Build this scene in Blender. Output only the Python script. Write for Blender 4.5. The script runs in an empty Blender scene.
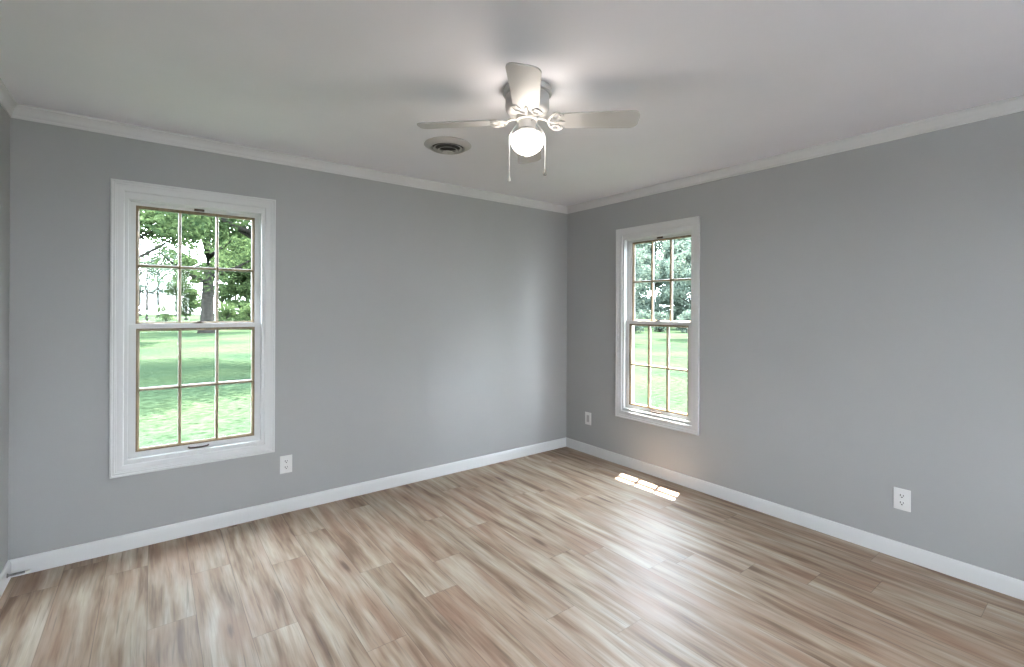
import bpy, bmesh, math, random
from mathutils import Vector, Matrix
random.seed(7)
SC = bpy.context.scene
COL = SC.collection
R = math.radians

# ------------------------------------------------------------------ camera
YAW, ROLL, FPX = 0.9215, 0.0048, 472.76
cam_d = bpy.data.cameras.new('camera')
cam = bpy.data.objects.new('camera', cam_d); COL.objects.link(cam)
d = Vector((math.cos(YAW), math.sin(YAW), 0))
r = Vector((math.sin(YAW), -math.cos(YAW), 0)); u = Vector((0, 0, 1))
r2 = r*math.cos(ROLL) + u*math.sin(ROLL); u2 = -r*math.sin(ROLL) + u*math.cos(ROLL)
M = Matrix((r2, u2, -d)).transposed().to_4x4(); M.translation = (-3.3659, -3.5074, 1.3945)
cam.matrix_world = M
cam_d.sensor_fit = 'HORIZONTAL'; cam_d.sensor_width = 36.0
cam_d.lens = FPX*36.0/1024.0
cam_d.shift_y = -24.25/1024.0
cam_d.clip_start = 0.02; cam_d.clip_end = 400
SC.camera = cam

# ------------------------------------------------------------------ colour management
SC.view_settings.view_transform = 'Standard'
SC.view_settings.look = 'None'
SC.view_settings.exposure = 0.07
SC.view_settings.gamma = 1.0
SC.view_settings.use_curve_mapping = False
SC.cycles.use_denoising = True
SC.cycles.max_bounces = 10; SC.cycles.diffuse_bounces = 6
SC.cycles.transparent_max_bounces = 16
SC.cycles.caustics_reflective = False; SC.cycles.caustics_refractive = False
SC.cycles.sample_clamp_indirect = 8.0

# ------------------------------------------------------------------ sky and sun
SKY, SUN, LAMP = 34.0, 92.0, 30.0
W = bpy.data.worlds.new('sky'); SC.world = W; W.use_nodes = True
nt = W.node_tree; nt.nodes.clear()
_o = nt.nodes.new('ShaderNodeOutputWorld'); _b = nt.nodes.new('ShaderNodeBackground')
_t = nt.nodes.new('ShaderNodeTexCoord'); _s = nt.nodes.new('ShaderNodeSeparateXYZ'); _r = nt.nodes.new('ShaderNodeValToRGB')
_r.color_ramp.elements[0].position = 0.0; _r.color_ramp.elements[0].color = (0.86, 0.93, 1.0, 1)
_r.color_ramp.elements[1].position = 0.7; _r.color_ramp.elements[1].color = (0.76, 0.88, 1.0, 1)
nt.links.new(_t.outputs['Generated'], _s.inputs[0]); nt.links.new(_s.outputs['Z'], _r.inputs[0])
nt.links.new(_r.outputs[0], _b.inputs[0]); _b.inputs[1].default_value = SKY
nt.links.new(_b.outputs[0], _o.inputs[0])
sun_d = bpy.data.lights.new('sun', 'SUN'); sun_d.energy = SUN; sun_d.angle = R(0.6); sun_d.color = (1.0, 0.95, 0.86)
sun = bpy.data.objects.new('sun', sun_d); COL.objects.link(sun)
sun.rotation_euler = Vector((-0.340, -0.118, -1)).to_track_quat('-Z', 'Y').to_euler()
sun.location = (6, 2, 20)

# ------------------------------------------------------------------ node helpers
class NT:
    def __init__(s, name):
        s.m = bpy.data.materials.new(name); s.m.use_nodes = True
        s.t = s.m.node_tree; s.t.nodes.clear()
        s.out = s.t.nodes.new('ShaderNodeOutputMaterial')
    def n(s, typ, **kw):
        x = s.t.nodes.new(typ)
        for k, v in kw.items(): setattr(x, k, v)
        return x
    def l(s, a, b): s.t.links.new(a, b)
    def setin(s, node, i, v):
        if v is None: return
        if hasattr(v, 'is_linked'): s.l(v, node.inputs[i])
        else: node.inputs[i].default_value = v
    def math(s, op, a, b=None, c=None):
        x = s.n('ShaderNodeMath', operation=op)
        s.setin(x, 0, a); s.setin(x, 1, b); s.setin(x, 2, c)
        return x.outputs[0]
    def vec(s, x, y, z):
        c = s.n('ShaderNodeCombineXYZ'); s.setin(c, 0, x); s.setin(c, 1, y); s.setin(c, 2, z); return c.outputs[0]
    def noise(s, v, scale, detail=3, rough=0.5, dist=0.0):
        x = s.n('ShaderNodeTexNoise'); s.setin(x, 'Vector', v)
        x.inputs['Scale'].default_value = scale; x.inputs['Detail'].default_value = detail
        x.inputs['Roughness'].default_value = rough; x.inputs['Distortion'].default_value = dist
        return x.outputs['Fac']
    def ramp(s, f, stops, interp='LINEAR'):
        x = s.n('ShaderNodeValToRGB'); s.l(f, x.inputs[0]); e = x.color_ramp.elements; x.color_ramp.interpolation = interp
        while len(e) < len(stops): e.new(0.5)
        for q, (p, c) in zip(e, stops):
            q.position = p; q.color = (c, c, c, 1) if isinstance(c, (int, float)) else (*c, 1)
        return x.outputs[0]
    def mix(s, f, a, b, mode='MIX'):
        x = s.n('ShaderNodeMix', data_type='RGBA', blend_type=mode)
        s.setin(x, 0, f)
        for i, v in ((6, a), (7, b)):
            if hasattr(v, 'is_linked'): s.l(v, x.inputs[i])
            else: x.inputs[i].default_value = (*v, 1)
        return x.outputs[2]
    def bsdf(s, col, rough=0.5, metal=0.0, spec=0.5):
        p = s.n('ShaderNodeBsdfPrincipled')
        if hasattr(col, 'is_linked'): s.l(col, p.inputs['Base Color'])
        else: p.inputs['Base Color'].default_value = (*col, 1)
        s.setin(p, 'Roughness', rough); p.inputs['Metallic'].default_value = metal
        p.inputs['Specular IOR Level'].default_value = spec
        s.l(p.outputs[0], s.out.inputs[0]); s.p = p
        return p
    def bump(s, h, strength=0.1, dist=0.01):
        b = s.n('ShaderNodeBump'); b.inputs['Strength'].default_value = strength; b.inputs['Distance'].default_value = dist
        s.l(h, b.inputs['Height']); s.l(b.outputs[0], s.p.inputs['Normal'])
    def obj(s): return s.n('ShaderNodeTexCoord').outputs['Object']

def paint(name, col, rough=0.5, bs=60, bump=0.03, var=0.03, spec=0.4):
    k = NT(name); v = k.obj()
    c = k.ramp(k.noise(v, 3.0, 4), [(0.3, tuple(x*(1-var) for x in col)), (0.7, tuple(min(1, x*(1+var)) for x in col))])
    k.bsdf(c, rough, 0, spec); k.bump(k.noise(v, bs, 3), bump, 0.004)
    return k.m

MAT = {}
MAT['wall'] = paint('grey_wall_paint', (0.375, 0.381, 0.381), 0.55, 140, 0.05, 0.012)
MAT['ceiling'] = paint('white_ceiling_paint', (0.885, 0.878, 0.93), 0.8, 120, 0.05, 0.012, 0.2)
MAT['trim'] = paint('white_trim_paint', (0.69, 0.695, 0.695), 0.35, 40, 0.02, 0.015)
MAT['sash'] = paint('white_sash_paint', (0.66, 0.665, 0.66), 0.4, 40, 0.02, 0.03)
MAT['fan_white'] = paint('white_enamel', (0.46, 0.448, 0.432), 0.3, 20, 0.0, 0.01)
MAT['fan_blade'] = paint('white_fan_blade', (0.46, 0.45, 0.44), 0.45, 30, 0.02, 0.02)
MAT['motor'] = paint('white_motor_enamel', (0.46, 0.455, 0.45), 0.3, 20, 0.0, 0.01)
MAT['plastic'] = paint('white_plastic', (0.76, 0.76, 0.75), 0.3, 30, 0.0, 0.01)
MAT['rubber'] = paint('white_rubber', (0.75, 0.74, 0.70), 0.6, 30, 0.02, 0.02)
MAT['slot'] = paint('dark_socket_slot', (0.03, 0.03, 0.03), 0.6, 30, 0.0, 0.05)
MAT['bronze'] = paint('dark_bronze', (0.05, 0.028, 0.017), 0.5, 60, 0.05, 0.1)
MAT['duct'] = paint('dark_duct_shade', (0.02, 0.015, 0.013), 0.6, 30, 0.05, 0.3)  # unlit depth of the duct put into a near-black colour; spokes share it
MAT['concrete'] = paint('pale_concrete', (0.56, 0.56, 0.56), 0.85, 20, 0.2, 0.08)
MAT['siding'] = paint('exterior_siding', (0.35, 0.33, 0.30), 0.7, 20, 0.1, 0.1)
k = NT('steel'); k.bsdf(k.ramp(k.noise(k.obj(), 80), [(0.3, 0.20), (0.7, 0.32)]), 0.3, 1.0); MAT['steel'] = k.m
k = NT('chain_metal'); k.bsdf(k.ramp(k.noise(k.obj(), 80), [(0.3, 0.55), (0.7, 0.7)]), 0.3, 0.6); MAT['chain'] = k.m
k = NT('varnished_wood_bar'); v = k.obj(); sx = k.n('ShaderNodeSeparateXYZ'); k.l(v, sx.inputs[0])
k.bsdf(k.ramp(k.noise(k.vec(sx.outputs[0], sx.outputs[1], k.math('MULTIPLY', sx.outputs[2], 0.15)), 60, 4), [(0.3, (0.125, 0.085, 0.038)), (0.7, (0.215, 0.15, 0.078))]), 0.4)
MAT['bar'] = k.m
# window glass: mostly clear with a weak mirror reflection
k = NT('window_glass'); a = k.n('ShaderNodeBsdfTransparent'); g = k.n('ShaderNodeBsdfGlossy'); g.inputs['Roughness'].default_value = 0.02
f = k.n('ShaderNodeFresnel'); gm = k.n('ShaderNodeNewGeometry')
k.l(k.math('ADD', 1.12, k.math('MULTIPLY', gm.outputs['Backfacing'], 1/1.12-1.12)), f.inputs['IOR'])   # same reflectance from either face of the sheet
mx = k.n('ShaderNodeMixShader'); k.l(f.outputs[0], mx.inputs[0]); k.l(a.outputs[0], mx.inputs[1]); k.l(g.outputs[0], mx.inputs[2]); k.l(mx.outputs[0], k.out.inputs[0])
MAT['glass'] = k.m
# lit opal globe
k = NT('lit_opal_glass'); e = k.n('ShaderNodeEmission'); e.inputs['Strength'].default_value = LAMP
e.inputs['Color'].default_value = (1.0, 0.91, 0.81, 1); k.l(e.outputs[0], k.out.inputs[0]); MAT['globe'] = k.m

# wood plank floor
def plank_material():
    k = NT('oak_plank_floor'); v = k.obj(); s = k.n('ShaderNodeSeparateXYZ'); k.l(v, s.inputs[0])
    x, y = s.outputs[0], s.outputs[1]
    PW, PL = 0.178, 1.22
    xr = k.math('DIVIDE', x, PW); row = k.math('FLOOR', xr); fx = k.math('FRACT', xr)
    w1 = k.n('ShaderNodeTexWhiteNoise', noise_dimensions='1D'); k.l(row, w1.inputs['W'])
    yr = k.math('ADD', k.math('DIVIDE', y, PL), k.math('MULTIPLY', w1.outputs['Value'], 7.0))
    col = k.math('FLOOR', yr); fy = k.math('FRACT', yr)
    w2 = k.n('ShaderNodeTexWhiteNoise', noise_dimensions='2D'); k.l(k.vec(row, col, 0.0), w2.inputs['Vector'])
    idv = w2.outputs['Value']; sc = k.n('ShaderNodeSeparateColor'); k.l(w2.outputs['Color'], sc.inputs[0])
    ox = k.math('MULTIPLY', sc.outputs[0], 31.0); oy = k.math('MULTIPLY', sc.outputs[1], 57.0)
    gx = k.math('ADD', x, ox); gy = k.math('ADD', y, oy)
    # slow waviness bends the grain so that it meanders along the plank
    wav = k.math('MULTIPLY', k.math('SUBTRACT', k.noise(k.vec(k.math('MULTIPLY', gx, 1.5), k.math('MULTIPLY', gy, 0.9), oy), 1.0, 2), 0.5), 0.06)
    gxw = k.math('ADD', gx, wav)
    broad = k.noise(k.vec(gxw, k.math('MULTIPLY', gy, 0.10), ox), 16.0, 3, 0.55)
    mid = k.noise(k.vec(gxw, k.math('MULTIPLY', gy, 0.045), oy), 55.0, 4, 0.6)
    fine = k.noise(k.vec(gxw, k.math('MULTIPLY', gy, 0.02), oy), 260.0, 3, 0.6)
    blot = k.noise(k.vec(k.math('MULTIPLY', gx, 3.0), k.math('MULTIPLY', gy, 1.0), ox), 1.6, 3, 0.5)
    c = k.ramp(broad, [(0.32, (0.165, 0.100, 0.064)), (0.42, (0.280, 0.200, 0.138)), (0.53, (0.385, 0.305, 0.230)), (0.68, (0.47, 0.410, 0.335))])
    red = k.ramp(blot, [(0.46, 0.0), (0.66, 0.55)])
    c = k.mix(red, c, (0.31, 0.185, 0.125))
    # plank to plank tone
    tone = k.ramp(idv, [(0.0, (0.90, 0.88, 0.86)), (0.5, (0.98, 0.97, 0.96)), (1.0, (1.07, 1.08, 1.09))])
    c = k.mix(1.0, c, tone, 'MULTIPLY')
    c = k.mix(1.0, c, k.ramp(mid, [(0.30, 0.80), (0.5, 1.0), (0.7, 1.06)]), 'MULTIPLY')
    c = k.mix(1.0, c, k.ramp(fine, [(0.3, 0.90), (0.7, 1.05)]), 'MULTIPLY')
    crack = k.noise(k.vec(gxw, k.math('MULTIPLY', gy, 0.035), oy), 95.0, 2, 0.5)
    c = k.mix(1.0, c, k.ramp(crack, [(0.60, 1.0), (0.72, 0.66)]), 'MULTIPLY')
    # knots
    vo = k.n('ShaderNodeTexVoronoi', feature='F1'); vo.inputs['Scale'].default_value = 1.0; vo.inputs['Randomness'].default_value = 1.0
    k.l(k.vec(k.math('MULTIPLY', gxw, 6.5), k.math('MULTIPLY', gy, 1.35), 0.0), vo.inputs['Vector'])
    kn = k.math('ADD', vo.outputs['Distance'], k.math('MULTIPLY', k.math('SUBTRACT', mid, 0.5), 0.14))
    sep = k.n('ShaderNodeSeparateColor'); k.l(vo.outputs['Color'], sep.inputs[0])
    gate = k.math('GREATER_THAN', sep.outputs[0], 0.30)
    halo = k.math('MULTIPLY', k.ramp(kn, [(0.06, 0.85), (0.34, 0.0)]), gate)
    core = k.math('MULTIPLY', k.ramp(kn, [(0.05, 0.9), (0.115, 0.0)]), gate)
    c = k.mix(halo, c, (0.24, 0.145, 0.095)); c = k.mix(core, c, (0.11, 0.065, 0.045))
    # seams
    ex = k.math('MINIMUM', fx, k.math('SUBTRACT', 1.0, fx)); ey = k.math('MINIMUM', fy, k.math('SUBTRACT', 1.0, fy))
    seam = k.math('MINIMUM', k.math('MULTIPLY', ex, PW), k.math('MULTIPLY', ey, PL))
    sl = k.ramp(k.math('MULTIPLY', seam, 100.0), [(0.06, 0.62), (0.20, 1.0)])
    c = k.mix(1.0, c, sl, 'MULTIPLY')
    rg = k.ramp(mid, [(0.3, 0.54), (0.7, 0.46)])
    k.bsdf(c, rg, 0, 0.5)
    k.bump(k.math('ADD', k.math('MULTIPLY', mid, 0.5), k.math('MULTIPLY', sl, 0.6)), 0.12, 0.002)
    return k.m
MAT['floor'] = plank_material()

k = NT('lawn_grass'); v = k.obj()
n1 = k.noise(v, 0.35, 4); n2 = k.noise(v, 9.0, 4, 0.7)
c = k.ramp(n1, [(0.3, (0.0118, 0.0205, 0.0125)), (0.7, (0.0225, 0.0330, 0.0165))])
c = k.mix(1.0, c, k.ramp(n2, [(0.3, 0.40), (0.7, 1.6)]), 'MULTIPLY')
df = k.n('ShaderNodeBsdfDiffuse'); k.l(c, df.inputs[0]); k.l(df.outputs[0], k.out.inputs[0])
bp = k.n('ShaderNodeBump'); bp.inputs['Strength'].default_value = 0.8; bp.inputs['Distance'].default_value = 0.05; k.l(n2, bp.inputs['Height']); k.l(bp.outputs[0], df.inputs['Normal'])
MAT['lawn'] = k.m
def leafmat(name, c0, c1):
    k = NT(name); gm = k.n('ShaderNodeNewGeometry')
    c = k.ramp(gm.outputs['Random Per Island'], [(0.0, c0), (1.0, c1)])
    df = k.n('ShaderNodeBsdfDiffuse'); tr = k.n('ShaderNodeBsdfTranslucent'); k.l(c, df.inputs[0]); k.l(c, tr.inputs[0])
    mx = k.n('ShaderNodeMixShader'); mx.inputs[0].default_value = 0.45
    k.l(df.outputs[0], mx.inputs[1]); k.l(tr.outputs[0], mx.inputs[2]); k.l(mx.outputs[0], k.out.inputs[0])
    return k.m
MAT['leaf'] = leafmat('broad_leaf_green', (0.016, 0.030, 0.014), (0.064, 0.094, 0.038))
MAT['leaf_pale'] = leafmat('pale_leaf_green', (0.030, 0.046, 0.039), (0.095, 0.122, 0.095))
k = NT('bark'); v = k.obj(); df = k.n('ShaderNodeBsdfDiffuse'); k.l(k.ramp(k.noise(v, 6, 5), [(0.3, (0.010, 0.010, 0.009)), (0.7, (0.028, 0.027, 0.024))]), df.inputs[0]); k.l(df.outputs[0], k.out.inputs[0]); MAT['bark'] = k.m

# ------------------------------------------------------------------ mesh helpers
def build(name, bm, mat, parent=None, smooth=False, angle=None):
    bmesh.ops.recalc_face_normals(bm, faces=bm.faces)
    me = bpy.data.meshes.new(name); bm.to_mesh(me); bm.free()
    me.materials.append(MAT[mat])
    if smooth:
        for p in me.polygons: p.use_smooth = True
        if angle is not None:
            me.set_sharp_from_angle(angle=R(angle))
    o = bpy.data.objects.new(name, me); COL.objects.link(o)
    if parent: o.parent = parent
    return o
def empty(name, loc, rz=0.0):
    o = bpy.data.objects.new(name, None); COL.objects.link(o); o.location = loc; o.rotation_euler = (0, 0, rz)
    o.empty_display_size = 0.1
    return o
def tag(o, label, cat=None, group=None, kind=None):
    o['label'] = label
    if cat: o['category'] = cat
    if group: o['group'] = group
    if kind: o['kind'] = kind
    return o
def box(bm, x0, x1, y0, y1, z0, z1):
    vs = [bm.verts.new((x, y, z)) for z in (z0, z1) for y in (y0, y1) for x in (x0, x1)]
    for f in ((0, 1, 3, 2), (4, 6, 7, 5), (0, 4, 5, 1), (2, 3, 7, 6), (0, 2, 6, 4), (1, 5, 7, 3)):
        bm.faces.new([vs[i] for i in f])
    return vs
def bevel(bm, w, seg=2):
    bmesh.ops.bevel(bm, geom=list(bm.edges), offset=w, segments=seg, profile=0.6, affect='EDGES', clamp_overlap=True)
def lathe(bm, prof, seg=40, c=(0, 0, 0)):
    rings = []
    for rr, z in prof:
        if rr < 1e-6: rings.append([bm.verts.new((c[0], c[1], c[2]+z))])
        else: rings.append([bm.verts.new((c[0]+rr*math.cos(2*math.pi*i/seg), c[1]+rr*math.sin(2*math.pi*i/seg), c[2]+z)) for i in range(seg)])
    for a, b in zip(rings, rings[1:]):
        for i in range(seg):
            j = (i+1) % seg
            if len(a) == 1 and len(b) == 1: continue
            if len(a) == 1: bm.faces.new((a[0], b[i], b[j]))
            elif len(b) == 1: bm.faces.new((a[i], b[0], a[j]))
            else: bm.faces.new((a[i], b[i], b[j], a[j]))
def tube(bm, pts, rad, seg=8, closed=False, flat=1.0, up=Vector((0, 0, 1))):
    pts = [Vector(p) for p in pts]; n = len(pts); rings = []
    rads = rad if isinstance(rad, (list, tuple)) else [rad]*n
    for i, p in enumerate(pts):
        a = pts[(i-1) % n] if (closed or i > 0) else p; b = pts[(i+1) % n] if (closed or i < n-1) else p
        t = (b-a).normalized(); s = t.cross(up)
        if s.length < 1e-4: s = t.cross(Vector((1, 0, 0)))
        s.normalize(); w = s.cross(t)
        rings.append([bm.verts.new(p + s*math.cos(2*math.pi*q/seg)*rads[i] + w*math.sin(2*math.pi*q/seg)*rads[i]*flat) for q in range(seg)])
    m = n if closed else n-1
    for i in range(m):
        a, b = rings[i], rings[(i+1) % n]
        for q in range(seg): bm.faces.new((a[q], a[(q+1) % seg], b[(q+1) % seg], b[q]))
    if not closed:
        bm.faces.new(rings[0]); bm.faces.new(rings[-1][::-1])
def frame_sweep(bm, hx, z0, z1, prof):
    """mitred rectangular frame; prof = (inset from the outer edge, y) points, closed"""
    loops = []
    for s, y in prof:
        loops.append([bm.verts.new(p) for p in ((-hx+s, y, z0+s), (hx-s, y, z0+s), (hx-s, y, z1-s), (-hx+s, y, z1-s))])
    n = len(loops)
    for i in range(n):
        a, b = loops[i], loops[(i+1) % n]
        for q in range(4):
            bm.faces.new((a[q], a[(q+1) % 4], b[(q+1) % 4], b[q]))
def run_sweep(bm, prof, p0, p1, inward, m0, m1):
    """profile (out from wall, z) swept from p0 to p1; m0/m1 mitre factors (shift along the run per unit out)"""
    p0, p1, inward = Vector(p0), Vector(p1), Vector(inward); t = (p1-p0).normalized()
    A = [bm.verts.new(p0 + inward*o + t*(o*m0) + Vector((0, 0, z))) for o, z in prof]
    B = [bm.verts.new(p1 + inward*o - t*(o*m1) + Vector((0, 0, z))) for o, z in prof]
    n = len(prof)
    for i in range(n): bm.faces.new((A[i], A[(i+1) % n], B[(i+1) % n], B[i]))
    bm.faces.new(A); bm.faces.new(B[::-1])

# ------------------------------------------------------------------ room shell
RW, RD, H, T = 3.956, 5.2, 2.44, 0.15       # width, depth, height, wall thickness
GZ = -0.35                                   # lawn level
WX, WY = -3.136, -1.0645                     # window centres on the far wall / on the right wall
HH, HZ0, HZ1 = 0.385, 0.467, 2.083           # half width and z range of a window hole
def struct(name, bm, mat, label=None, **kw):
    o = build(name, bm, mat, None, **kw); o['kind'] = 'structure'
    if label: o['label'] = label
    return o
bm = bmesh.new(); box(bm, -RW-T, T, -RD-T, T, -0.12, 0.0); struct('floor', bm, 'floor', 'pale oak plank floor with grey and brown streaks')
bm = bmesh.new(); box(bm, -RW-T, T, -RD-T, T, H, H+0.05); struct('ceiling', bm, 'ceiling', 'plain white painted ceiling')
def holed(axis, a0, a1, ha0, ha1, hz0, hz1, t0, t1, zlo=-0.12, zhi=H+0.05):
    bm = bmesh.new()
    def b(p0, p1, z0, z1):
        if axis == 'x': box(bm, p0, p1, t0, t1, z0, z1)
        else: box(bm, t0, t1, p0, p1, z0, z1)
    b(a0, ha0, zlo, zhi); b(ha1, a1, zlo, zhi); b(ha0, ha1, zlo, hz0); b(ha0, ha1, hz1, zhi)
    return bm
struct('wall_back', holed('x', -RW-T, 0, WX-HH, WX+HH, HZ0, HZ1, 0, T), 'wall', 'grey wall with the left window')
struct('wall_right', holed('y', -RD-T, T, WY-HH+0.013, WY+HH-0.013, HZ0, HZ1, 0, T), 'wall', 'grey wall with the right window')
bm = bmesh.new(); box(bm, -RW-T, -RW, -RD-T, 0, -0.12, H+0.05); struct('wall_left', bm, 'wall', 'grey wall at the left edge of the photo')
bm = holed('x', -RW, -2.3, -3.2-HH, -3.2+HH, HZ0, HZ1, -RD-T, -RD)
for q in (holed('x', -2.3, 0, -1.4-HH, -1.4+HH, HZ0, HZ1, -RD-T, -RD),):
    _m = bpy.data.meshes.new('wall_piece'); q.to_mesh(_m); q.free(); bm.from_mesh(_m); bpy.data.meshes.remove(_m)
struct('wall_front', bm, 'wall', 'grey wall behind the camera')
# unseen roof slab; right eave sized to block sun above the lower sash
bm = bmesh.new(); box(bm, -RW-T-0.3, 0.46, -RD-T-0.3, 0.45, H+0.05, H+0.2); struct('roof', bm, 'siding', 'unseen roof slab, right eave sized to block high sun')

CROWN = [(0, 2.370), (0.006, 2.370), (0.0075, 2.377), (0.0075, 2.384), (0.010, 2.388), (0.0125, 2.402), (0.0165, 2.415), (0.022, 2.424), (0.0235, 2.428), (0.029, 2.430), (0.030, 2.440), (0, 2.440)]
BASE = [(0, 0.0), (0.013, 0.0), (0.013, 0.066), (0.0115, 0.077), (0.008, 0.085), (0.004, 0.0885), (0, 0.089)]
runs = {'right': ((0, 0, 0), (0, -RD, 0), (-1, 0, 0)), 'back': ((-RW, 0, 0), (0, 0, 0), (0, -1, 0)), 'left': ((-RW, -RD, 0), (-RW, 0, 0), (1, 0, 0)), 'front': ((0, -RD, 0), (-RW, -RD, 0), (0, 1, 0))}
for i, (side, (a, b, inn)) in enumerate(runs.items()):
    bm = bmesh.new(); run_sweep(bm, CROWN, a, b, inn, 1, 1)
    struct('trim_%d' % (i+1), bm, 'trim', 'white crown molding along the %s wall' % side, smooth=True, angle=25)
    bm = bmesh.new(); run_sweep(bm, BASE, a, b, inn, 1, 1)
    struct('baseboard_' + side, bm, 'trim', 'white baseboard along the %s wall' % side, smooth=True, angle=25)

# ------------------------------------------------------------------ windows
def make_window(name, loc, rz, label, dw=0.0):
    w = empty(name, loc, rz); w['kind'] = 'structure'; w['label'] = label
    # casing
    bm = bmesh.new()
    frame_sweep(bm, 0.424+dw, 0.428, 2.121, [(0, 0), (0, -0.019), (0.002, -0.021), (0.010, -0.021), (0.012, -0.019), (0.0125, -0.0155), (0.022, -0.0155),
                (0.024, -0.013), (0.030, -0.0125), (0.0305, -0.0105), (0.055, -0.0095), (0.059, -0.008), (0.062, -0.004), (0.062, 0)])
    build('casing', bm, 'trim', w, True, 20)
    # jamb lining, inner stop, parting strip
    bm = bmesh.new()
    frame_sweep(bm, 0.3845+dw, 0.4675, 2.0825, [(0, 0), (0.0205, 0), (0.0205, 0.0035), (0.021, 0.0035), (0.021, T+0.01), (0, T+0.01)])
    build('jamb', bm, 'trim', w, True, 20)
    bm = bmesh.new()
    x, x1, x2, z0, z1 = 0.364+dw, 0.345+dw, 0.338+dw, 0.488, 2.062
    for s in (-1, 1):
        a, b = sorted((s*x, s*x1)); box(bm, a, b, 0.004, 0.029, z0, z1)
        a, b = sorted((s*x, s*x2)); box(bm, a, b, 0.066, 0.0705, z0, z1)
        a, b = sorted((s*x, s*x2)); box(bm, a, b, 0.107, 0.14, z0, z1)
    box(bm, -x1, x1, 0.004, 0.029, 2.022, z1); box(bm, -x2, x2, 0.029, 0.069, 2.018, z1); box(bm, -x2, x2, 0.107, 0.14, 2.012, z1)
    build('stop', bm, 'trim', w)
    bm = bmesh.new()
    vs = [bm.verts.new((sx, y, z)) for sx in (-0.3455-dw, 0.3455+dw) for y, z in ((0.003, 0.4885), (0.003, 0.513), (0.0295, 0.516), (0.12, 0.505), (0.2, 0.492), (0.2, 0.468), (0.03, 0.4885))]
    n = 7
    for i in range(n): bm.faces.new((vs[i], vs[(i+1) % n], vs[n+(i+1) % n], vs[n+i]))
    bm.faces.new(vs[:n]); bm.faces.new(vs[n:][::-1]); build('sill', bm, 'trim', w)
    def sash(nm, y0, hz0, hz1, g0, g1, gh, oh):
        """y0 inner face, hz outer z range, g glass z range, gh glass half width, oh outer half width"""
        B = 0.017
        bm = bmesh.new()
        gi = gh + B
        for x0, x1, za, zb in ((-oh, -gi, hz0, hz1), (gi, oh, hz0, hz1), (-gi, gi, hz0, g0-B), (-gi, gi, g1+B, hz1)):
            box(bm, x0, x1, y0, y0+0.034, za, zb)
        s = build(nm, bm, 'sash', w)
        # wooden glazing bars, room side: bead frame and muntins with bevelled edges
        bm = bmesh.new()
        frame_sweep(bm, gi, g0-B, g1+B, [(0, y0+0.004), (0.009, y0+0.004), (B, y0+0.013), (B, y0+0.018), (0, y0+0.018)])
        def bar(c0, c1, m, vert):
            hw = 0.008
            pr = [(-hw, y0+0.0175), (-hw, y0+0.0105), (-0.004, y0+0.0045), (0.004, y0+0.0045), (hw, y0+0.0105), (hw, y0+0.0175)]
            A = [bm.verts.new((m+o, y, c0) if vert else (c0, y, m+o)) for o, y in pr]
            C = [bm.verts.new((m+o, y, c1) if vert else (c1, y, m+o)) for o, y in pr]
            for i in range(6): bm.faces.new((A[i], A[(i+1) % 6], C[(i+1) % 6], C[i]))
            bm.faces.new(A); bm.faces.new(C[::-1])
        zm = (g0+g1)/2
        for m in (-gh/3, gh/3): bar(g0-0.004, g1+0.004, m, True)
        bar(-gh-0.004, gh+0.004, zm, False)
        build('glazing_bar', bm, 'bar', s)['label'] = 'bare brown wooden glazing bars'
        bm = bmesh.new()
        frame_sweep(bm, gi, g0-B, g1+B, [(0, y0+0.022), (B, y0+0.022), (B, y0+0.026), (0.008, y0+0.033), (0, y0+0.033)])
        for m in (-gh/3, gh/3): box(bm, m-0.009, m+0.009, y0+0.022, y0+0.032, g0-0.004, g1+0.004)
        box(bm, -gh-0.004, gh+0.004, y0+0.0222, y0+0.0318, zm-0.0105, zm+0.0105)
        build('outer_bar', bm, 'sash', s)
        bm = bmesh.new(); box(bm, -gi+0.001, gi-0.001, y0+0.0185, y0+0.0215, g0-B+0.001, g1+B-0.001)
        build('glass_pane', bm, 'glass', s)
        return s
    up = sash('upper_sash', 0.0715, 1.268, 2.03, 1.308, 1.983, 0.296+dw, 0.340+dw)
    lo = sash('lower_sash', 0.030, 0.5165, 1.297, 0.563, 1.253, 0.2925+dw, 0.3425+dw)
    # hardware
    bm = bmesh.new(); box(bm, -0.027, 0.027, 0.058, 0.071, 2.003, 2.017); bevel(bm, 0.002); box(bm, -0.012, 0.012, 0.052, 0.060, 2.006, 2.013)
    build('top_latch', bm, 'bronze', up)['label'] = 'dark bronze latch at the top of the sash'
    bm = bmesh.new(); box(bm, -0.026, 0.026, 0.040, 0.060, 1.2965, 1.303); bevel(bm, 0.002)
    lathe(bm, [(0.011, 1.302), (0.011, 1.309), (0.006, 1.311), (0, 1.311)], 16, (0, 0.048, 0)); box(bm, -0.004, 0.024, 0.044, 0.052, 1.306, 1.311)
    build('sash_lock', bm, 'bronze', lo)['label'] = 'dark bronze sash lock on the meeting rail'
    bm = bmesh.new()
    tube(bm, [(-0.052, 0.031, 0.531), (-0.046, 0.018, 0.529), (-0.02, 0.012, 0.528), (0.02, 0.012, 0.528), (0.046, 0.018, 0.529), (0.052, 0.031, 0.531)], 0.0055, 8)
    build('sash_lift', bm, 'bronze', lo, True)['label'] = 'dark bronze finger lift on the bottom rail'
    return w
make_window('window_1', (WX, 0, 0), 0, 'white double hung window on the left with large shady tree outside')
make_window('window_2', (0, WY, 0), R(-90), 'white double hung window on the right beside the corner', -0.014)
make_window('fill_window_1', (-1.4, -RD, 0), R(180), 'added unseen double hung window behind the camera, letting in fill light')  # out of view, added to let fill light into the room

make_window('fill_window_2', (-3.2, -RD, 0), R(180), 'second added unseen double hung window behind the camera for fill light')  # second unseen window, added to brighten the left of the far wall

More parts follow.
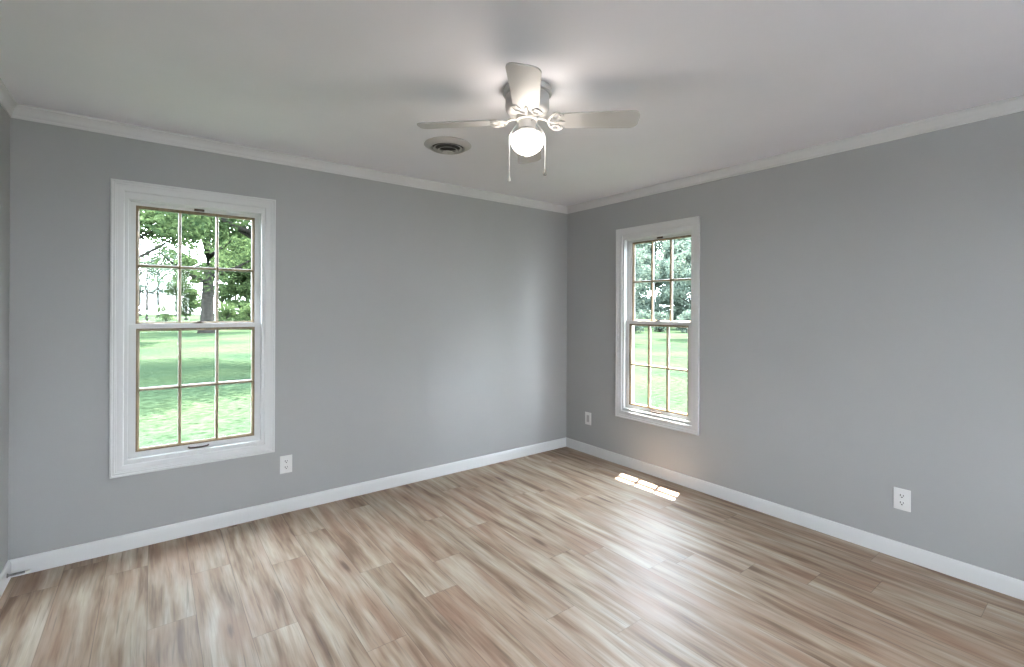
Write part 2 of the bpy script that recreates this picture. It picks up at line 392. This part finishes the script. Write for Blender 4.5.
# ------------------------------------------------------------------ wall plates
def plate(loc, rz, label, cat, grp, sockets):
    p = empty('wall_outlet' if sockets else 'wall_plate', loc, rz)     # local -y faces the room
    tag(p, label, cat, grp)
    bm = bmesh.new(); box(bm, -0.0385, 0.0385, -0.006, -0.0002, -0.060, 0.060); bevel(bm, 0.0025); build('cover_plate', bm, 'plastic', p, True, 40)
    if sockets:
        for z in (0.0205, -0.0205):
            bm = bmesh.new()
            pts = []
            for i in range(28):
                a = 2*math.pi*i/28; pts.append((0.0172*math.cos(a), max(-0.0135, min(0.0135, 0.0172*math.sin(a)))))
            A = [bm.verts.new((x, -0.0058, z+q)) for x, q in pts]; B = [bm.verts.new((x*0.97, -0.0078, z+q*0.97)) for x, q in pts]
            for i in range(28): bm.faces.new((A[i], A[(i+1) % 28], B[(i+1) % 28], B[i]))
            bm.faces.new(B)
            s = build('receptacle', bm, 'plastic', p)
            bm = bmesh.new()
            box(bm, -0.0085, -0.0052, -0.0082, -0.0076, z-0.002, z+0.0085); box(bm, 0.0052, 0.0080, -0.0082, -0.0076, z-0.001, z+0.0075)
            g = 0.0034
            V = [bm.verts.new((g*math.cos(2*math.pi*i/12), -0.0082, z-0.0075+g*math.sin(2*math.pi*i/12))) for i in range(12)]; bm.faces.new(V)
            build('slot', bm, 'slot', s)['label'] = 'dark plug slots'
        bm = bmesh.new(); lathe(bm, [(0.003, 0), (0.003, 0.001), (0, 0.0016)], 12); bmesh.ops.rotate(bm, verts=bm.verts, matrix=Matrix.Rotation(R(90), 3, 'X')); bmesh.ops.translate(bm, verts=bm.verts, vec=(0, -0.0058, 0))
        build('screw', bm, 'plastic', p)
    else:
        bm = bmesh.new(); box(bm, -0.0165, 0.0165, -0.0078, -0.0055, -0.0335, 0.0335); bevel(bm, 0.001); build('insert', bm, 'motor', p)['label'] = 'pale grey insert panel'
        for z in (0.047, -0.047):
            bm = bmesh.new(); lathe(bm, [(0.003, 0), (0.003, 0.001), (0, 0.0016)], 12, (0, -z, 0))
            bmesh.ops.rotate(bm, verts=bm.verts, matrix=Matrix.Rotation(R(90), 3, 'X')); bmesh.ops.translate(bm, verts=bm.verts, vec=(0, -0.0058, 0))
            build('screw', bm, 'plastic', p)
    return p
plate((-2.6375, 0, 0.328), 0, 'white duplex power outlet just right of the left window', 'outlet', 'power outlets', True)
plate((0, -2.7185, 0.3345), R(-90), 'white duplex power outlet alone on the right wall, right of the right window', 'outlet', 'power outlets', True)
plate((0, -0.307, 0.339), R(-90), 'small white wall plate between the room corner and the right window', 'wall plate', None, False)

# ------------------------------------------------------------------ door stop on the left baseboard
ds = empty('door_stop', (-RW+0.0130, -0.100, 0.048)); tag(ds, 'small spring door stop with white rubber tip on the left baseboard', 'door stop')
bm = bmesh.new(); lathe(bm, [(0, 0), (0.011, 0), (0.011, 0.002), (0.006, 0.006), (0, 0.006)], 20); bmesh.ops.rotate(bm, verts=bm.verts, matrix=Matrix.Rotation(R(90), 3, 'Y')); build('base_cap', bm, 'steel', ds, True, 30)
bm = bmesh.new()
tube(bm, [(0.005+0.062*i/220, 0.0052*math.cos(i*0.72), 0.0052*math.sin(i*0.72)) for i in range(221)], 0.0011, 5); build('spring', bm, 'steel', ds, True)
bm = bmesh.new(); lathe(bm, [(0, 0.064), (0.0065, 0.064), (0.0075, 0.067), (0.0075, 0.078), (0.005, 0.082), (0, 0.083)], 18); bmesh.ops.rotate(bm, verts=bm.verts, matrix=Matrix.Rotation(R(90), 3, 'Y')); build('rubber_tip', bm, 'rubber', ds, True, 40)

# ------------------------------------------------------------------ ceiling vent
vc = empty('ceiling_vent', (-1.874, -0.858, H)); tag(vc, 'round white ceiling air vent with concentric louver rings', 'vent')
bm = bmesh.new(); lathe(bm, [(0.148, 0.0), (0.150, -0.004), (0.138, -0.010), (0.125, -0.018), (0.113, -0.025), (0.108, -0.026), (0.104, -0.023), (0.104, 0)], 56); build('flange', bm, 'fan_white', vc, True, 50)
bm = bmesh.new(); lathe(bm, [(0.1045, -0.002), (0, -0.002)], 40); build('duct_shade_disc', bm, 'duct', vc)['label'] = 'flat dark disc behind the rings, coloured as duct shade'  # flat disc on the ceiling, its dark colour stands for shade inside the duct
for ra, rb, dz in ((0.090, 0.078, 0.0), (0.063, 0.052, 0.011)):
    bm = bmesh.new(); lathe(bm, [(rb, -0.020-dz), (ra, -0.0255-dz), (ra+0.002, -0.0255-dz), (ra+0.001, -0.0235-dz), (rb, -0.0185-dz), (rb, -0.020-dz)], 48); build('louver_ring', bm, 'fan_white', vc, True, 50)
bm = bmesh.new(); lathe(bm, [(0, -0.037), (0.008, -0.038), (0.032, -0.045), (0.036, -0.048), (0.030, -0.050), (0.010, -0.051), (0.008, -0.054), (0, -0.055)], 40); build('center_cone', bm, 'fan_white', vc, True, 50)
bm = bmesh.new()
for a in (0, 90): 
    c_, s_ = math.cos(R(a)), math.sin(R(a)); tube(bm, [(q*c_, q*s_, z) for q, z in ((-0.1035, -0.014), (-0.084, -0.020), (-0.057, -0.031), (-0.006, -0.040), (0.006, -0.040), (0.057, -0.031), (0.084, -0.020), (0.1035, -0.014))], 0.0018, 6)
build('spoke', bm, 'duct', vc)

# ------------------------------------------------------------------ ceiling fan
FX, FY = -1.950, -1.755
fan = empty('ceiling_fan', (FX, FY, H)); tag(fan, 'white four blade ceiling fan with lit opal globe and two pull chains', 'ceiling fan')
bm = bmesh.new(); lathe(bm, [(0, 0), (0.112, 0), (0.1155, -0.003), (0.1155, -0.026), (0.112, -0.030), (0.108, -0.032), (0.060, -0.032)], 56); can = build('canopy', bm, 'motor', fan, True, 40)
bm = bmesh.new(); lathe(bm, [(0.100, -0.031), (0.104, -0.034), (0.1045, -0.082), (0.103, -0.097), (0.096, -0.109), (0.080, -0.119), (0.055, -0.125), (0.052, -0.129), (0, -0.129)], 56); build('motor_housing', bm, 'motor', fan, True, 35)
bm = bmesh.new(); lathe(bm, [(0, -0.128), (0.050, -0.128), (0.052, -0.131), (0.052, -0.146), (0.048, -0.149), (0, -0.149)], 40); build('blade_hub', bm, 'fan_white', fan, True, 40)
bm = bmesh.new(); lathe(bm, [(0, -0.148), (0.038, -0.148), (0.0405, -0.150), (0.0405, -0.181), (0.042, -0.184), (0.042, -0.189), (0.036, -0.193), (0, -0.193)], 40); sw = build('switch_housing', bm, 'fan_white', fan, True, 40)
for a in (20, 140, 260):
    bm = bmesh.new(); lathe(bm, [(0, 0), (0.0035, 0.0), (0.0035, 0.003), (0, 0.004)], 10, (0.0405*math.cos(R(a)), 0.0405*math.sin(R(a)), -0.163))
    build('set_screw', bm, 'steel', sw)
bm = bmesh.new(); lathe(bm, [(0.034, -0.191), (0.044, -0.193), (0.050, -0.197), (0.052, -0.203), (0.052, -0.212), (0.049, -0.212), (0.047, -0.204), (0.034, -0.198)], 40); build('light_fitter', bm, 'fan_white', fan, True, 40)
gl = [(0.046, -0.206), (0.053, -0.211), (0.064, -0.2145), (0.0725, -0.221), (0.0775, -0.230), (0.0785, -0.241), (0.0765, -0.255), (0.071, -0.269), (0.062, -0.282), (0.050, -0.293), (0.037, -0.301), (0.023, -0.3065), (0.013, -0.310), (0.007, -0.315), (0, -0.317)]
bm = bmesh.new(); lathe(bm, gl, 56); gb = build('globe', bm, 'globe', fan, True); gb['label'] = 'glowing white opal glass globe with pointed bottom'
def chain(px, py, zend, lab):
    dirv = Vector((px, py, 0)); L = dirv.length; dirv.normalize()
    path = [dirv*0.040 + Vector((0, 0, -0.160)), dirv*0.052 + Vector((0, 0, -0.172)), dirv*0.070+Vector((0, 0, -0.196)), dirv*(L-0.002) + Vector((0, 0, -0.222)), dirv*L + Vector((0, 0, -0.240)), dirv*L + Vector((0, 0, zend+0.028))]
    bm = bmesh.new(); tube(bm, path, 0.0013, 6)
    a = 0.0
    pts = [path[-1].lerp(path[-2], i/46) for i in range(47)]
    for p in pts: lathe(bm, [(0, -0.0018), (0.0018, 0), (0, 0.0018)], 6, p)
    ch = build('pull_chain', bm, 'chain', fan)
    e = path[-1]
    bm = bmesh.new(); lathe(bm, [(0, 0.001), (0.003, 0.0), (0.0035, -0.006), (0.0055, -0.013), (0.0075, -0.022), (0.0068, -0.028), (0, -0.029)], 18, e); build('pull_knob', bm, lab, ch, True, 40)
rr_, dd_ = r, d
pc = rr_*-0.0845 + dd_*-0.012; chain(pc.x, pc.y, -0.440, 'fan_white')
pc = rr_*0.0850 + dd_*-0.010; chain(pc.x, pc.y, -0.410, 'steel')

def blade_set(ang, droop=0.0):
    Rz = Matrix.Rotation(ang, 4, 'Z')
    pitch = Matrix.Rotation(R(droop), 4, 'Y') @ Matrix.Rotation(R(-11.0), 4, 'X')      # ccw side low
    bz = -0.150
    off = Matrix.Translation((0, 0, bz))
    X = Rz @ off @ pitch
    # outline: x along blade, y across
    outl = []
    x0, x1, w0, w1 = 0.142, 0.524, 0.058, 0.0685
    def corner(cx, cy, rad, a0, a1, n=6):
        for i in range(n+1):
            a = R(a0+(a1-a0)*i/n); outl.append((cx+rad*math.cos(a), cy+rad*math.sin(a)))
    corner(x1-0.038, w1-0.038, 0.038, 90, 0); corner(x1-0.038, -w1+0.038, 0.038, 0, -90)
    corner(x0+0.012, -w0+0.012, 0.012, -90, -180); outl.append((x0+0.008, -0.02)); outl.append((x0+0.012, 0)); outl.append((x0+0.008, 0.02)); corner(x0+0.012, w0-0.012, 0.012, 180, 90)
    bm = bmesh.new(); A = [bm.verts.new((x, y, 0.003)) for x, y in outl]; B = [bm.verts.new((x, y, -0.003)) for x, y in outl]
    n = len(outl)
    for i in range(n): bm.faces.new((A[i], A[(i+1) % n], B[(i+1) % n], B[i]))
    bm.faces.new(A); bm.faces.new(B[::-1])
    bmesh.ops.transform(bm, matrix=X, verts=bm.verts)
    bl = build('blade', bm, 'fan_blade', fan)
    # bracket: arm, two scrolled rings and a three lobed foot under the blade
    bm = bmesh.new()
    Xi = X.inverted() @ Rz
    tube(bm, [(0.049, 0, -0.138), (0.078, 0, -0.142), (0.098, 0, -0.151), (0.118, 0, -0.157), (0.140, 0, -0.158), (0.158, 0, -0.1565)], [0.0075, 0.007, 0.006, 0.0065, 0.008, 0.006], 8, flat=0.8)
    for s in (-1, 1):
        ring = []
        for i in range(20):
            a = 2*math.pi*i/20; ring.append(Vector((0.138+0.019*math.cos(a), s*(0.044+0.018*math.sin(a)), -0.0065)))
        ring = [off @ pitch @ p for p in ring]; tube(bm, ring, 0.0042, 6, closed=True)
        arm = [Vector((0.100, 0, -0.003)), Vector((0.104, s*0.022, -0.0065)), Vector((0.113, s*0.046, -0.0065)), Vector((0.127, s*0.064, -0.0065)), Vector((0.146, s*0.069, -0.0065)), Vector((0.160, s*0.063, -0.0065)), Vector((0.168, s*0.052, -0.0062)), Vector((0.170, s*0.040, -0.006))]
        tube(bm, [off @ pitch @ p for p in arm], [0.0055, 0.0055, 0.005, 0.005, 0.005, 0.005, 0.0045, 0.003], 6)
        q = off @ pitch @ Vector((0.163, s*0.044, -0.0035)); lathe(bm, [(0, -0.006), (0.004, -0.006), (0.006, -0.003), (0.006, 0.001)], 12, q)
    tube(bm, [off @ pitch @ Vector(p) for p in ((0.140, 0, -0.0065), (0.158, 0, -0.007), (0.172, 0, -0.0065), (0.180, 0, -0.005))], [0.007, 0.0085, 0.006, 0.002], 8, flat=0.5)
    bmesh.ops.transform(bm, matrix=Rz, verts=bm.verts)
    build('blade_bracket', bm, 'fan_white', bl, True, 50)['label'] = 'white scrolled blade bracket'
a0 = math.atan2(rr_.y, rr_.x) - R(3.5)
for i in range(4): blade_set(a0 + i*math.pi/2, (0, 3.6, 1.4, 0)[i])

# ------------------------------------------------------------------ outdoors
bm = bmesh.new(); box(bm, -14, -RW-T-0.005, -16, -0.8, GZ-0.2, GZ+0.12); box(bm, -RW-T-0.005, 3, -16, -RD-T-0.005, GZ-0.2, GZ+0.12); struct('bounce_slab', bm, 'concrete', 'added unseen pale concrete slab bouncing sunlight up into the room')  # unseen slab added as a reflector, throws sunlight up to the ceiling
bm = bmesh.new()
N = 60
def gz(x, y):
    return GZ
gridv = [[bm.verts.new((-90+220*i/N, -40+200*j/N, gz(0, 0) + 0.05*math.sin(i*1.3)*math.cos(j*0.9))) for j in range(N+1)] for i in range(N+1)]
for i in range(N):
    for j in range(N): bm.faces.new((gridv[i][j], gridv[i+1][j], gridv[i+1][j+1], gridv[i][j+1]))
lw = struct('lawn', bm, 'lawn', 'green lawn outside the windows', smooth=True)

def leaf_cloud(bm, c, rad, n, size, rng, droop=0.0):
    for _ in range(n):
        while True:
            p = Vector((rng.uniform(-1, 1), rng.uniform(-1, 1), rng.uniform(-1, 1)))
            if 0.35 < p.length < 1: break
        q = Vector((c[0]+p.x*rad[0], c[1]+p.y*rad[1], c[2]+p.z*rad[2]))
        t = Vector((rng.gauss(0, 1), rng.gauss(0, 1), rng.gauss(0, 0.6))).normalized()
        s = t.cross(Vector((rng.gauss(0, 1), rng.gauss(0, 1), rng.gauss(0, 1)+1.0))).normalized()
        L = size*rng.uniform(0.7, 1.4); Wd = L*0.5
        vs = [bm.verts.new(q - t*L*0.5), bm.verts.new(q + s*Wd*0.5 + Vector((0, 0, 0.1*L))), bm.verts.new(q + t*L*0.5), bm.verts.new(q - s*Wd*0.5 + Vector((0, 0, 0.1*L)))]
        bm.faces.new((vs[0], vs[1], vs[2])); bm.faces.new((vs[0], vs[2], vs[3]))
def tree(name, base, height, crown_r, crown_z0, trunk_r, nleaf, leaf, label, cat, mat='leaf', seed=1, group=None, clumps=26, lean=(0, 0), forked=False, fluff=1.0):
    rng = random.Random(seed)
    t = empty(name, (base[0], base[1], GZ)); tag(t, label, cat, group)
    bm = bmesh.new()
    top = height*0.72
    pts = [Vector((lean[0]*f*height + rng.uniform(-.06, .06)*trunk_r*3*f, lean[1]*f*height, f*top)) for f in (0, 0.03, 0.1, 0.25, 0.45, 0.7, 1.0)]
    tube(bm, [p - Vector((0, 0, 0.1)) if i == 0 else p for i, p in enumerate(pts)], [trunk_r*q for q in (1.5, 1.2, 1.0, 0.9, 0.75, 0.5, 0.2)], 12)
    nb = 9 if not forked else 12
    cl = []
    for i in range(nb):
        f = rng.uniform(0.3, 0.95); st = Vector((lean[0]*f*height*.8, lean[1]*f*height*.8, f*top)); a = rng.uniform(0, 6.28); rr = crown_r*rng.uniform(0.5, 0.85)
        zt = max(crown_z0+0.4, st.z + rng.uniform(0.05, 0.25)*height)
        en = Vector((st.x+rr*math.cos(a), st.y+rr*math.sin(a), min(zt, height*0.93)))
        mid = st.lerp(en, 0.5) + Vector((0, 0, -0.05*rr))
        tube(bm, [st, mid, en], [trunk_r*0.38, trunk_r*0.22, trunk_r*0.06], 7); cl.append(en)
    build('trunk', bm, 'bark', t, True)
    bm = bmesh.new()
    for i in range(clumps):
        if i < len(cl): c = cl[i]
        else:
            a = rng.uniform(0, 6.28); q = math.sqrt(rng.random())*crown_r*0.85
            zc = rng.uniform(crown_z0+0.5, height-0.4); f = (zc-crown_z0)/max(.1, (height-crown_z0)); q *= math.sqrt(max(0.15, 1-(2*f-0.9)**2*0.7))
            c = Vector((q*math.cos(a)+lean[0]*zc, q*math.sin(a)+lean[1]*zc, zc))
        rad = crown_r*rng.uniform(0.22, 0.38)*fluff
        leaf_cloud(bm, c, (rad, rad, rad*0.62), nleaf//clumps, leaf, rng)
    build('foliage', bm, mat, t)
    return t
CP = Vector((-3.3659, -3.5074, 0))
def at(px, depth):          # ground point that the photo shows at column px, at this distance along the view axis
    return CP + d*depth + r*((px-512)/FPX*depth)
def shrub(base, h, rad, n, leaf, label, mat, seed, group):
    rng = random.Random(seed); t = empty('shrub', (base[0], base[1], GZ)); tag(t, label, 'shrub', group)
    bm = bmesh.new()
    for i in range(7):
        a = rng.uniform(0, 6.28); tube(bm, [(0, 0, -0.05), (0.25*rad*math.cos(a), 0.25*rad*math.sin(a), h*0.4), (0.6*rad*math.cos(a), 0.6*rad*math.sin(a), h*0.75)], [0.05, 0.035, 0.012], 6)
    build('stem', bm, 'bark', t, True)
    bm = bmesh.new()
    for i in range(14):
        a = rng.uniform(0, 6.28); q = rad*0.7*math.sqrt(rng.random()); c = (q*math.cos(a), q*math.sin(a), rng.uniform(0.15*h, 0.85*h))
        leaf_cloud(bm, c, (rad*0.45, rad*0.45, h*0.25), n//14, leaf, rng)
    build('foliage', bm, mat, t)

# seen through the left window
p = at(207, 33); tree('shade_tree', (p.x, p.y), 12, 5.6, 3.2, 0.42, 20000, 0.2, 'big shade tree with thick grey trunk seen through the left window', 'tree', 'leaf', 3, clumps=44, lean=(0.01, 0.0))
p = at(265, 14); tree('lawn_tree', (p.x, p.y), 13.5, 5.2, 3.3, 0.26, 52000, 0.17, 'nearest tree, its branches overhanging the lawn outside the left window', 'tree', 'leaf', 5, clumps=44)
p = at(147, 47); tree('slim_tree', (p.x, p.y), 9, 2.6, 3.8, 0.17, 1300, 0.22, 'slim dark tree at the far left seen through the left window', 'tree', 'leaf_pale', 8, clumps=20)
p = at(112, 22); tree('yard_tree', (p.x, p.y), 8, 4.0, 4.6, 0.3, 22000, 0.18, 'tree shading the lawn left of the slim tree, beyond the left window', 'tree', 'leaf', 9, clumps=36)
for i, (px, dep, hh, seed) in enumerate(((246, 44, 9, 21), (222, 54, 11, 22), (186, 66, 9, 23), (300, 52, 11, 24), (252, 62, 12, 25), (278, 70, 12, 26))):
    p = at(px, dep); tree('woodland_tree', (p.x, p.y), hh, 2.0, 0.2, 0.2, 18000, 0.26, 'dense dark green trees of the wood behind the big trunk', 'tree', 'leaf', seed, 'woodland behind the shade tree', clumps=34, fluff=1.7)
for i, (px, dep) in enumerate(((224, 40), (254, 39), (166, 60), (284, 40))):
    p = at(px, dep); shrub((p.x, p.y), 2.2, 1.15, 1400, 0.2, 'bushy green undergrowth at the foot of the wood, left window', 'leaf', 40+i, 'undergrowth beyond the left window')
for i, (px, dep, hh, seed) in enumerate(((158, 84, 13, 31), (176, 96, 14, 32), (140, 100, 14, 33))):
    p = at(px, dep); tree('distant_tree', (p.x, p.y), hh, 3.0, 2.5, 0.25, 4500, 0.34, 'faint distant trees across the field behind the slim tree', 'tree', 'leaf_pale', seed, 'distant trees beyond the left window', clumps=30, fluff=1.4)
# seen through the right window
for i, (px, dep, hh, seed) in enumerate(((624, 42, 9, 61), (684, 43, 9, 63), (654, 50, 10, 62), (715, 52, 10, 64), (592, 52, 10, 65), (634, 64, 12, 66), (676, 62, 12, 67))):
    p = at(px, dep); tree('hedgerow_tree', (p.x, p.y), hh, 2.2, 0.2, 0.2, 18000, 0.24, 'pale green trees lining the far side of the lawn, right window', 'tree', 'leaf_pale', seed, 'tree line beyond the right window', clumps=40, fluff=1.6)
for i, (px, dep) in enumerate(((634, 36), (660, 37), (687, 36), (712, 37))):
    p = at(px, dep); shrub((p.x, p.y), 1.7, 0.95, 1400, 0.2, 'light green bush below the tree line, right window', 'leaf_pale', 70+i, 'bushes beyond the right window')
p = at(616, 25); tree('lawn_tree', (p.x, p.y), 6.5, 2.3, 2.4, 0.16, 9000, 0.16, 'small lawn tree at the left edge of the view through the right window', 'tree', 'leaf_pale', 81, clumps=30)
p = at(706, 28); tree('lawn_tree', (p.x, p.y), 6.8, 2.4, 2.4, 0.16, 9000, 0.16, 'small lawn tree at the right edge of the view through the right window', 'tree', 'leaf_pale', 82, clumps=30)

# unseen trees added off to the right to cut low sky light
for i, (x, y, hh) in enumerate(((9.5, -5.5, 8.5), (10.5, -13.0, 9.0), (14.0, 0.8, 8.0))):
    tree('sky_block_tree', (x, y), hh, 2.6, 0.4, 0.2, 12000, 0.26, 'added unseen bushy trees blocking low sky from the right window', 'tree', 'leaf', 90+i, 'added sky blocking trees', clumps=40, fluff=1.4)
